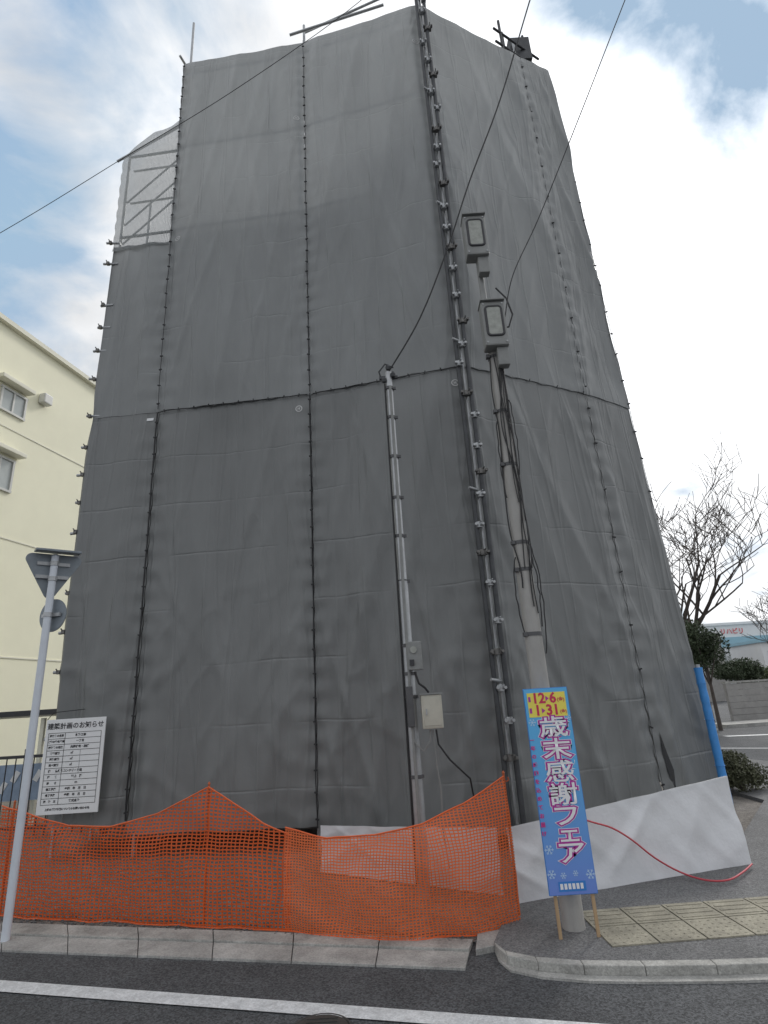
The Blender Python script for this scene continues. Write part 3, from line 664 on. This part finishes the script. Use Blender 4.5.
for i,ch in enumerate('一年の感謝を込めてお届け'):
    bmx=bmesh.new(); add_text(bmx,ch,.032,-.139,bz1-.34-i*.052,-.0150,.0010); bm_obj(bmx,'side_lettering','ban_pink',bn)
b=MB()
def flake(b,x,z,r):
    for k in range(3):
        rot=Matrix.Rotation(R(60*k),3,'Y'); 
        b.box((x,-.0080-.0001*k,z),(2*r,.0006,r*.14),rot)
        for s in(-1,1):
            for a in(50,-50):
                c=Vector((x,-.0083,z))+rot@Vector((s*r*.6,0,0))+rot@(Matrix.Rotation(R(a),3,'Y')@Vector((s*r*.18,0,0)))
                b.box(c,(r*.36,.0006,r*.11),rot@Matrix.Rotation(R(a),3,'Y'))
for x,z,r in((-.12,bz1-.225,.026),(.135,bz1-.205,.02),(.125,bz0+.11,.03),(-.12,bz0+.26,.03),(-.125,bz0+.12,.028),(-.05,bz0+.11,.02),(.03,bz0+.12,.018)): flake(b,x,z,r)
b.build('snowflake_print','ban_pale',bn)
b=MB(); yq(b,-.09,bz0+.022,.085,bz0+.077,-.0095); b.build('footer_print','ban_blue',bn)
b=MB()
for k in range(6): yq(b,-.08+k*.026,bz0+.034,-.062+k*.026,bz0+.066,-.011)
b.build('footer_print','ban_white',bn)
# ------------------------------------------------------------ sign post left
q=g(5,942)
sg=empty('sign_post',(q.x,q.y,0),'white road sign pole at the left edge with triangular and round signs','sign post')
MB().tube((0,0,0),(0,0,2.95),.031,n=16).tube((0,0,2.95),(0,0,2.965),.034,.02,16).build('pole_shaft','pole_white',sg,True)
def tri(side,rot,c,h):
    pts=[]; r=.05; rad=side/math.sqrt(3)-r*1.2
    for k in range(3):
        a=R(-90+120*k); cx,cz=rad*math.cos(a),rad*math.sin(a)
        for j in range(-3,4): aa=a+R(20*j); pts.append(rot@Vector((cx+r*math.cos(aa),0,cz+r*math.sin(aa)))+Vector(c))
    return pts
rt=Matrix.Rotation(R(38),3,'Z')@Matrix.Rotation(R(6),3,'X')
n=rt@Vector((0,1,0))
s1=MB().prism(tri(.45,rt,Vector((0.0,0,2.82))+n*.06,0),n*.012).build('triangular_sign','sign_back',sg,bevel=.003)
for dz in(-.06,.06): MB().box(Vector((0,0,2.82+dz))+n*.045,(.26,.022,.03),rt).build('bracket','steel',s1)
MB().box(Vector((0.02,0,2.99)),(.36,.18,.02),rt).build('top_plate','sign_back',sg,bevel=.004)
rt=Matrix.Rotation(R(-16),3,'Z'); n=rt@Vector((0,1,0)); c=Vector((.0,.0,2.42))
pts=[rt@Vector((.145*math.cos(R(10*k)),0,.145*math.sin(R(10*k))))+c+n*.05 for k in range(36)]
s2=MB().prism(pts,n*.01).build('round_sign','sign_back',sg)
MB().box(c+n*.036,(.2,.02,.03),rt).build('bracket','steel',s2)
for z in(2.42,2.74,2.88): MB().tube((0,0,z-.02),(0,0,z+.02),.037,n=14).build('clamp','steel',sg)
# ------------------------------------------------------------ notice board
YB=6.95; tl=onY(46,719,YB); br=onY(100,815,YB); tr=onY(104,718,YB); bl=onY(38,812,YB)
c=(tl+tr+br+bl)/4; bw=((tr-tl).length+(br-bl).length)/2; bh=((tl-bl).length+(tr-br).length)/2
nb=empty('notice_board',(c.x,c.y,c.z),'white building plan notice board with black table, tied to the sheets at lower left','notice board')
MB().box((0,0,0),(bw,.015,bh)).build('panel','board_white',nb,bevel=.003)
MB().path([(-bw/2,0,bh/2),(-bw/2+.02,.08,bh/2+.08),(0,.16,bh/2+.1)],.005,5).build('tie','cord',nb)
bmx=bmesh.new(); add_text(bmx,'建築計画のお知らせ',bw*.105,0,bh*.42,-.010,.0015); bm_obj(bmx,'title_lettering','ink',nb)
b=MB(); x0,x1=-bw*.44,bw*.44; zt,zb_=bh*.35,-bh*.40; rows=12
for i in range(rows+1):
    z=zt+(zb_-zt)*i/rows; yq(b,x0,z-.0025,x1,z+.0025,-.0095)
for x in(x0,-bw*.16,x1): yq(b,x-.0025,zb_,x+.0025,zt,-.0100)
yq(b,bw*.12-.0015,zt+(zb_-zt)*7/rows,bw*.12+.0015,zt+(zb_-zt)*3/rows,-.0105)
b.build('table_lines','ink',nb)
T=['建築物の名称','敷地の地名地番','建築物の用途','敷地面積','建築面積','延べ面積','構　　造','階　　数','高　　さ','着工予定','完了予定','建　築　主']
T2=['新築工事','一丁目','共同住宅・店舗','㎡','㎡','㎡','鉄筋コンクリート造','地上　階','ｍ','令和　年　月　日','令和　年　月　日','株式会社']
rh=(zt-zb_)/rows
for i in range(rows):
    z=zt-rh*(i+.5)
    bmx=bmesh.new(); add_text(bmx,T[i],bw*.040,-bw*.30,z,-.0095,.0014); bm_obj(bmx,'table_lettering','ink',nb)
    bmx=bmesh.new(); add_text(bmx,T2[i],bw*.044,bw*.10 if i<3 or i>6 else -bw*.02,z,-.0095,.0014); bm_obj(bmx,'table_lettering','ink',nb)
bmx=bmesh.new(); add_text(bmx,'上記の建築計画についてのお問い合わせ先',bw*.038,0,-bh*.45,-.0095,.0012); bm_obj(bmx,'footer_lettering','ink',nb)
# ------------------------------------------------------------ left yellow building
w0=Vector((-10.2,12.8,0)); w1=Vector((-9.5,16.1,0)); dw=(w1-w0).normalized(); nw=Vector((dw.y,-dw.x,0))
yb=empty('apartment_building',(w0.x,w0.y,0),'pale yellow concrete apartment building on the left behind the wrapped one','building')
def LB(b): b.v=[v-Vector((w0.x,w0.y,0)) for v in b.v]; return b
rot=Matrix((nw,dw,Vector((0,0,1)))).transposed()
cc=w0+dw*6-nw*4.0; LB(MB().box((cc.x,cc.y,6.0),(8,24,12.0),rot)).build('wall','cream',yb)
cc=w0+dw*6-nw*3.95; LB(MB().box((cc.x,cc.y,12.06),(8.2,24.2,.14),rot)).build('parapet','cream_trim',yb)
for z in(3.1,6.1,9.1): 
    cc=w0+dw*6; LB(MB().box((cc.x+nw.x*.004,cc.y,z),(.03,23.8,.035),rot)).build('joint_band','cream_trim',yb)
def win(u0,v0,u1,v1):
    a=onP(u0,v0,w0,nw); d=onP(u1,v1,w0,nw); s0=(a-w0).dot(dw); s1=(d-w0).dot(dw); sm=(s0+s1)/2; zm=(a.z+d.z)/2; w=abs(s1-s0); h=abs(a.z-d.z)
    p=w0+dw*sm; f=LB(MB().box((p.x+nw.x*.02,p.y+nw.y*.02,zm+h/2),(.08,w+.1,.06),rot).box((p.x+nw.x*.02,p.y+nw.y*.02,zm-h/2),(.08,w+.1,.06),rot).box((p.x+nw.x*.02-dw.x*w/2,p.y-dw.y*w/2,zm),(.08,.06,h),rot).box((p.x+nw.x*.02+dw.x*w/2,p.y+dw.y*w/2,zm),(.08,.06,h),rot).box((p.x+nw.x*.02,p.y,zm),(.07,.05,h),rot))
    o=f.build('window','alu',yb); LB(MB().box((p.x+nw.x*.005,p.y,zm),(.03,w,h),rot)).build('pane','win',o); return sm,zm,w,h
sm,zm,w,h=win(2,386,22,420); sm2,zm2,w2,h2=win(-14,450,8,492)
for (s_,z_,w_) in((sm-.1,zm+h/2+.18,w+.3),(sm2,zm2+h2/2+.18,w2+.3)):
    p=w0+dw*s_+nw*.15; LB(MB().box((p.x,p.y,z_),(.28,w_,.12),rot)).build('window_hood','cream_trim',yb,bevel=.02)
p=w0+dw*(sm+.95)+nw*.12; LB(MB().box((p.x,p.y,zm+.6),(.22,.3,.3),rot)).build('vent_hood','alu',yb,bevel=.03)
p=w0+dw*4.9+nw*.06; LB(MB().tube((p.x,p.y,0),(p.x,p.y,4.9),.05)).build('downpipe','cream_trim',yb,True)
cl=onY(0,712,10.0); 
cpv=empty('carport',(cl.x,10.0,0),'low dark edged carport roof behind the sign pole at lower left','carport')
MB().box((-1.2,.8,cl.z-.08),(5,2.4,.06)).build('roof','cream_trim',cpv)
MB().box((-1.2,-.42,cl.z-.05),(5,.06,.08)).build('fascia','dark',cpv)
for x in(-.3,.95): MB().box((x,-.3,(cl.z-.14)/2),(.06,.06,cl.z-.14)).build('leg','cream_trim',cpv)
fz=onY(20,757,8.6)
fe=empty('boundary_fence',(fz.x,8.6,0),'dark railing fence behind the notice board at lower left','fence')
b=MB()
for k in range(30): b.tube((-2+k*.13,0,.05),(-2+k*.13,0,fz.z),.009,n=6)
b.build('bars','dark',fe)
MB().box((0,0,fz.z),(4.2,.04,.04)).build('rail','dark',fe); MB().box((0,0,.15),(4.2,.04,.04)).build('rail','dark',fe)
for x in(-1.4,.1,1.3): MB().box((x,0.01,fz.z/2+.05),(.06,.06,fz.z+.1)).build('fence_post','dark',fe)
p=onY(20,780,9.0)
bx=empty('patterned_panel',(p.x,9.2,0),'pale blue patterned panel seen through the railing at lower left','panel')
MB().box((0,0,p.z-.05),(1.6,.03,.5)).build('panel','bluebox',bx); 
b=MB()
for k in range(9): b.box((-.7+k*.17,-.02,p.z-.05+(.08 if k%2 else -.06)),(.08,.01,.16),Matrix.Rotation(.5,3,'Y'))
b.build('print','far_white',bx)
for x in(-.7,.7): MB().box((x,0.03,p.z/2),(.05,.05,p.z)).build('leg','steel',bx)
# ------------------------------------------------------------ overhead wires
def wire(pts,label,r=.008,name='overhead_wire'):
    f=[]
    for i in range(len(pts)-1):
        a=pts[max(0,i-1)];b0=pts[i];c=pts[i+1];d=pts[min(len(pts)-1,i+2)]
        for k in range(8):
            t=k/8; f.append(.5*((2*b0)+(-a+c)*t+(2*a-5*b0+4*c-d)*t*t+(-a+3*b0-3*c+d)*t**3))
    f.append(pts[-1]); tag(MB().path(f,r,6).build(name,'cord',smooth=True),label,'wire')
wire([onY(-200,345,7.2),onY(0,233,6.6),onY(125,157,6.3),onY(230,93,6.0),onY(345,13,5.7),onY(430,-60,5.3)],'thin overhead wire crossing the sky and the upper left of the wrapped building',.005)
wire([Vector((.15,5.26,4.9)),onY(420,318,5.1),onY(447,250,4.9),onY(470,180,4.7),onY(500,100,4.5),onY(533,-10,4.2),onY(580,-160,3.8)],'black service wire rising from the steel pole top across the corner poles',.008)
wire([onY(505,318,4.3),onY(513,275,4.25),onY(540,215,4.2),onY(582,110,4.0),onY(625,0,3.8),onY(680,-140,3.5)],'black wire running from the lamp boxes up to the right against the sky',.005)
# ------------------------------------------------------------ trees
def bare_tree(loc,H,spread,label,seed,group,rmin=.009,up=.12,dirs=None):
    rn=random.Random(seed); e=empty('bare_tree',loc,label,'tree',group); tr=MB(); tw=MB()
    def br(p,d,l,r,lv):
        n=5 if lv<3 else 4; pts=[p];rad=[r]
        for k in range(n):
            d=(d+Vector((rn.uniform(-1,1),rn.uniform(-1,1),rn.uniform(-.6,.8)+up))*.15).normalized(); p=p+d*l/n; pts.append(p); rad.append(max(r*(1-.4*(k+1)/n),rmin*.8))
        (tr if lv<1 else tw).path(pts,rad,6 if lv<2 else 3,False)
        if lv>=5: return
        for k in range((6,4,3,3,3)[lv]):
            i=rn.randint(2,n) if k else n; q=pts[i]
            ax=Vector((rn.uniform(-1,1),rn.uniform(-1,1),rn.uniform(-.1,.5))).normalized()
            if lv==0: t=k*1.05+rn.uniform(-.3,.3); ax=Vector((math.cos(t),math.sin(t)*.8,.5)).normalized()
            nd_=(d*.8+ax*spread).normalized(); br(q,nd_,l*rn.uniform(.6,.85) if lv else H*.26*rn.uniform(.8,1.15),max(rad[i]*.68,rmin),lv+1)
    br(Vector((0,0,0)),Vector((.02,0,1)),H*.34,H*.016,0)
    tr.build('trunk','bark',e,True); tw.build('crown','bark',e)
p=onY(686,615,22); bare_tree((p.x,22,0),11.2,.9,'leafless tree with fine spreading twigs just right of the wrapped building',4,None,.012)
p=onY(775,600,34); bare_tree((p.x,34,0),8.0,.85,'smaller leafless tree cut by the right picture edge',9,None,.016)
def bush(name,loc,rad,n,ls,mt,label,cat,seed,trunk=0):
    rn=random.Random(seed); e=empty(name,loc,label,cat); b=MB()
    lob=[(Vector((rn.uniform(-.55,.55)*rad[0],rn.uniform(-.55,.55)*rad[1],trunk+rad[2]*(1+rn.uniform(-.5,.5)))),rn.uniform(.35,.6)) for _ in range(11)]
    for i in range(n):
        c,k=rn.choice(lob); v=Vector((rn.gauss(0,1),rn.gauss(0,1),rn.gauss(0,1))).normalized()*(rn.random()**.35)
        p=c+Vector((v.x*rad[0]*k,v.y*rad[1]*k,v.z*rad[2]*k))
        if p.z<.02: p.z=.02+rn.random()*.1
        a=Vector((rn.gauss(0,1),rn.gauss(0,1),rn.gauss(0,1))).normalized(); c2=a.cross(Vector((rn.gauss(0,1),rn.gauss(0,1),rn.gauss(0,1)))).normalized(); s=ls*rn.uniform(.6,1.3)
        b.poly([p-a*s,p+c2*s*.4,p+a*s,p-c2*s*.4])
    b.build('foliage',mt,e); t=MB().path([(0,0,0),(.02,.0,trunk+rad[2]*.7)],[.04+rad[2]*.03,.03],8)
    for k in range(4): t.path([(0,0,trunk*.7+rad[2]*.2),tuple(lob[k][0])],[.03,.012],5)
    t.build('trunk' if trunk else 'stems','bark',e,True)
p=onY(700,640,19); bush('evergreen_tree',(p.x,19,0),(.8,.8,1.0),5500,.06,'leafd','dark evergreen tree between the wrapped building and the far white building','tree',1,1.6)
p=onY(733,664,22.9); bush('evergreen_tree',(p.x,22.9,0),(1.3,.8,.62),6500,.06,'leafd','broad clipped evergreen behind the grey block wall at right','tree',2,1.15)
p=onY(765,672,26); bush('evergreen_tree',(p.x,26,0),(1.0,.9,.55),2500,.06,'leafm','small evergreen behind the grey block wall at the right picture edge','tree',3,.9)
p=g(744,797); bush('roadside_hedge',(p.x+.12,p.y+.2,0),(.42,.35,.31),8000,.022,'hedge','low brownish green hedge clump at the right foot of the wrapped building','hedge',8,0)
p0=g(733,722); p1=p0+Vector((9,1.2,0)); d=(p1-p0).normalized(); rt=Matrix((d,Vector((-d.y,d.x,0)),Vector((0,0,1)))).transposed(); mid=(p0+p1)/2
bwl=empty('block_wall',(mid.x,mid.y,0),'low grey block wall along the far side of the road at right','wall')
for k in range(6):
    MB().box((0,0,.12+k*.22),((p1-p0).length,.15,.212),rt).build('block_course','wallblock',bwl,bevel=.005)
MB().box((0,0,1.38),((p1-p0).length+.05,.2,.07),rt).build('coping','concrete',bwl)
b=MB(); a=g(728,724); b.prism([(a.x-1,a.y-.5,-.02),(a.x+12,a.y+1,-.02),(a.x+12,a.y-.6,-.02),(a.x-1,a.y-1.7,-.02)],(0,0,.12)); struct(b.build('pavement','concrete2'))
b=MB(); a=g(722,736); c=g(775,741); b.poly([(a.x,a.y,.003),(c.x+6,c.y+.6,.003),(c.x+6,c.y+.3,.003),(a.x,a.y-.3,.003)]); a=g(715,748);c=g(775,757); b.poly([(a.x,a.y,.003),(c.x+3,c.y,.003),(c.x+3,c.y-.15,.003),(a.x,a.y-.15,.003)]); struct(b.build('road_line','paint'))
p=onY(746,660,48)
fb=empty('shop_building',(p.x,48,0),'distant white two storey building with a blue band and red sign letters at right','building')
zt=onY(745,624,48).z
MB().box((0,3,zt/2),(5.4,6,zt)).build('wall','far_white',fb)
MB().box((0,2.95,zt+.1),(5.6,6.2,.2)).build('roof','far_white',fb)
MB().box((0,-.06,zt-1.4),(5.45,.12,.8)).build('band','far_teal',fb)
for x in(-1.9,-.9,.1,1.1,2.0): MB().box((x,-.02,zt-2.6),(.7,.06,.9)).build('window','win',fb)
bmx=bmesh.new(); add_text(bmx,'リハビリ',.50,-.6,zt-.55,-.1,.015); bm_obj(bmx,'sign_lettering','red',fb)
p=onY(722,640,40); zt=onY(722,632,40).z
fb=empty('distant_house',(p.x,42,0),'distant pale house partly behind the evergreen tree at right','house')
MB().box((0,2,zt/2),(2.0,4,zt)).build('wall','wallblock',fb); MB().box((0,2,zt+.1),(2.3,4.3,.2)).build('roof','far_white',fb); MB().box((0,-.02,zt-1),(.9,.06,.8)).build('window','win',fb)
p=onY(790,650,42); zt=onY(768,642,42).z
fb=empty('distant_house',(p.x,42,0),'distant white low building at the right picture edge','house')
MB().box((0,2,zt/2),(4,4,zt)).build('wall','far_white',fb); MB().box((0,2,zt+.1),(4.3,4.4,.2)).build('roof','far_teal',fb); MB().box((-1,-.02,zt-1),(1.2,.06,.8)).build('window','win',fb)
# ------------------------------------------------------------ world
SD=ray(700,215).normalized(); el=math.asin(SD.z); az=math.atan2(SD.x,SD.y)
w=bpy.data.worlds.new('World'); SC.world=w; w.use_nodes=True; nt=w.node_tree; L=nt.links; bg=nt.nodes['Background']
sky=nd(nt,'ShaderNodeTexSky',sky_type='NISHITA'); sky.sun_disc=False; sky.sun_elevation=el; sky.sun_rotation=az; sky.dust_density=1.0
bg.inputs[1].default_value=.13
tc=nd(nt,'ShaderNodeTexCoord')
def M_(op,a,b=None,c=None):
    n=nd(nt,'ShaderNodeMath',operation=op)
    for i,x in enumerate((a,b,c)):
        if x is None: continue
        if isinstance(x,(int,float)): n.inputs[i].default_value=x
        else: L.new(x,n.inputs[i])
    return n.outputs[0]
sep=nd(nt,'ShaderNodeSeparateXYZ'); L.new(tc.outputs['Generated'],sep.inputs[0])
zz=M_('MAXIMUM',sep.outputs[2],0); zz=M_('ADD',zz,.35)
cb=nd(nt,'ShaderNodeCombineXYZ'); L.new(M_('DIVIDE',sep.outputs[0],zz),cb.inputs[0]); L.new(M_('DIVIDE',sep.outputs[1],zz),cb.inputs[1])
n1=nd(nt,'ShaderNodeTexNoise'); n1.inputs['Scale'].default_value=4.2; n1.inputs['Detail'].default_value=9; n1.inputs['Roughness'].default_value=.55; n1.inputs['Distortion'].default_value=.3; L.new(cb.outputs[0],n1.inputs['Vector'])
def dot(d): 
    n=nd(nt,'ShaderNodeVectorMath',operation='DOT_PRODUCT'); L.new(tc.outputs['Generated'],n.inputs[0]); n.inputs[1].default_value=tuple(d); return n.outputs['Value']
def blob(d,e,k): return M_('MULTIPLY',M_('POWER',M_('MAXIMUM',dot(d.normalized()),0),e),k)
cov=M_('MULTIPLY_ADD',M_('SUBTRACT',n1.outputs['Fac'],.5),4.8,1.04)
for (u,v,e_,k) in((750,45,140,1.9),(15,240,90,.75),(70,60,60,.35),(625,-20,200,.9)): cov=M_('SUBTRACT',cov,blob(ray(u,v),e_,k))
cov=M_('ADD',cov,blob(SD,12,.75))
cl=nd(nt,'ShaderNodeClamp'); L.new(cov,cl.inputs[0])
n2=nd(nt,'ShaderNodeTexNoise'); n2.inputs['Scale'].default_value=5.0; n2.inputs['Detail'].default_value=7; L.new(cb.outputs[0],n2.inputs['Vector'])
shade=nd(nt,'ShaderNodeMapRange'); L.new(n2.outputs['Fac'],shade.inputs[0]); shade.inputs[1].default_value=.35; shade.inputs[2].default_value=.65; shade.inputs[3].default_value=5.2; shade.inputs[4].default_value=7.6
br_=M_('ADD',shade.outputs[0],blob(SD,6,6.5))
cc=nd(nt,'ShaderNodeVectorMath',operation='SCALE'); cc.inputs[0].default_value=(.985,1.0,1.02); L.new(br_,cc.inputs['Scale'])
sk2=nd(nt,'ShaderNodeVectorMath',operation='ADD'); L.new(sky.outputs[0],sk2.inputs[0]); sk2.inputs[1].default_value=(1.6,2.2,2.9)
sk3=nd(nt,'ShaderNodeVectorMath',operation='MINIMUM'); L.new(sk2.outputs[0],sk3.inputs[0]); sk3.inputs[1].default_value=(3.0,4.1,5.4)
mx=nd(nt,'ShaderNodeMix',data_type='RGBA'); L.new(cl.outputs[0],mx.inputs[0]); L.new(sk3.outputs[0],mx.inputs[6]); L.new(cc.outputs[0],mx.inputs[7])
L.new(mx.outputs[2],bg.inputs[0])
sun=bpy.data.lights.new('sun','SUN'); sun.energy=1.5; sun.angle=R(12); sun.color=(1,.96,.9); so=bpy.data.objects.new('sun',sun); COL.objects.link(so)
so.rotation_euler=(-SD).to_track_quat('-Z','Y').to_euler()
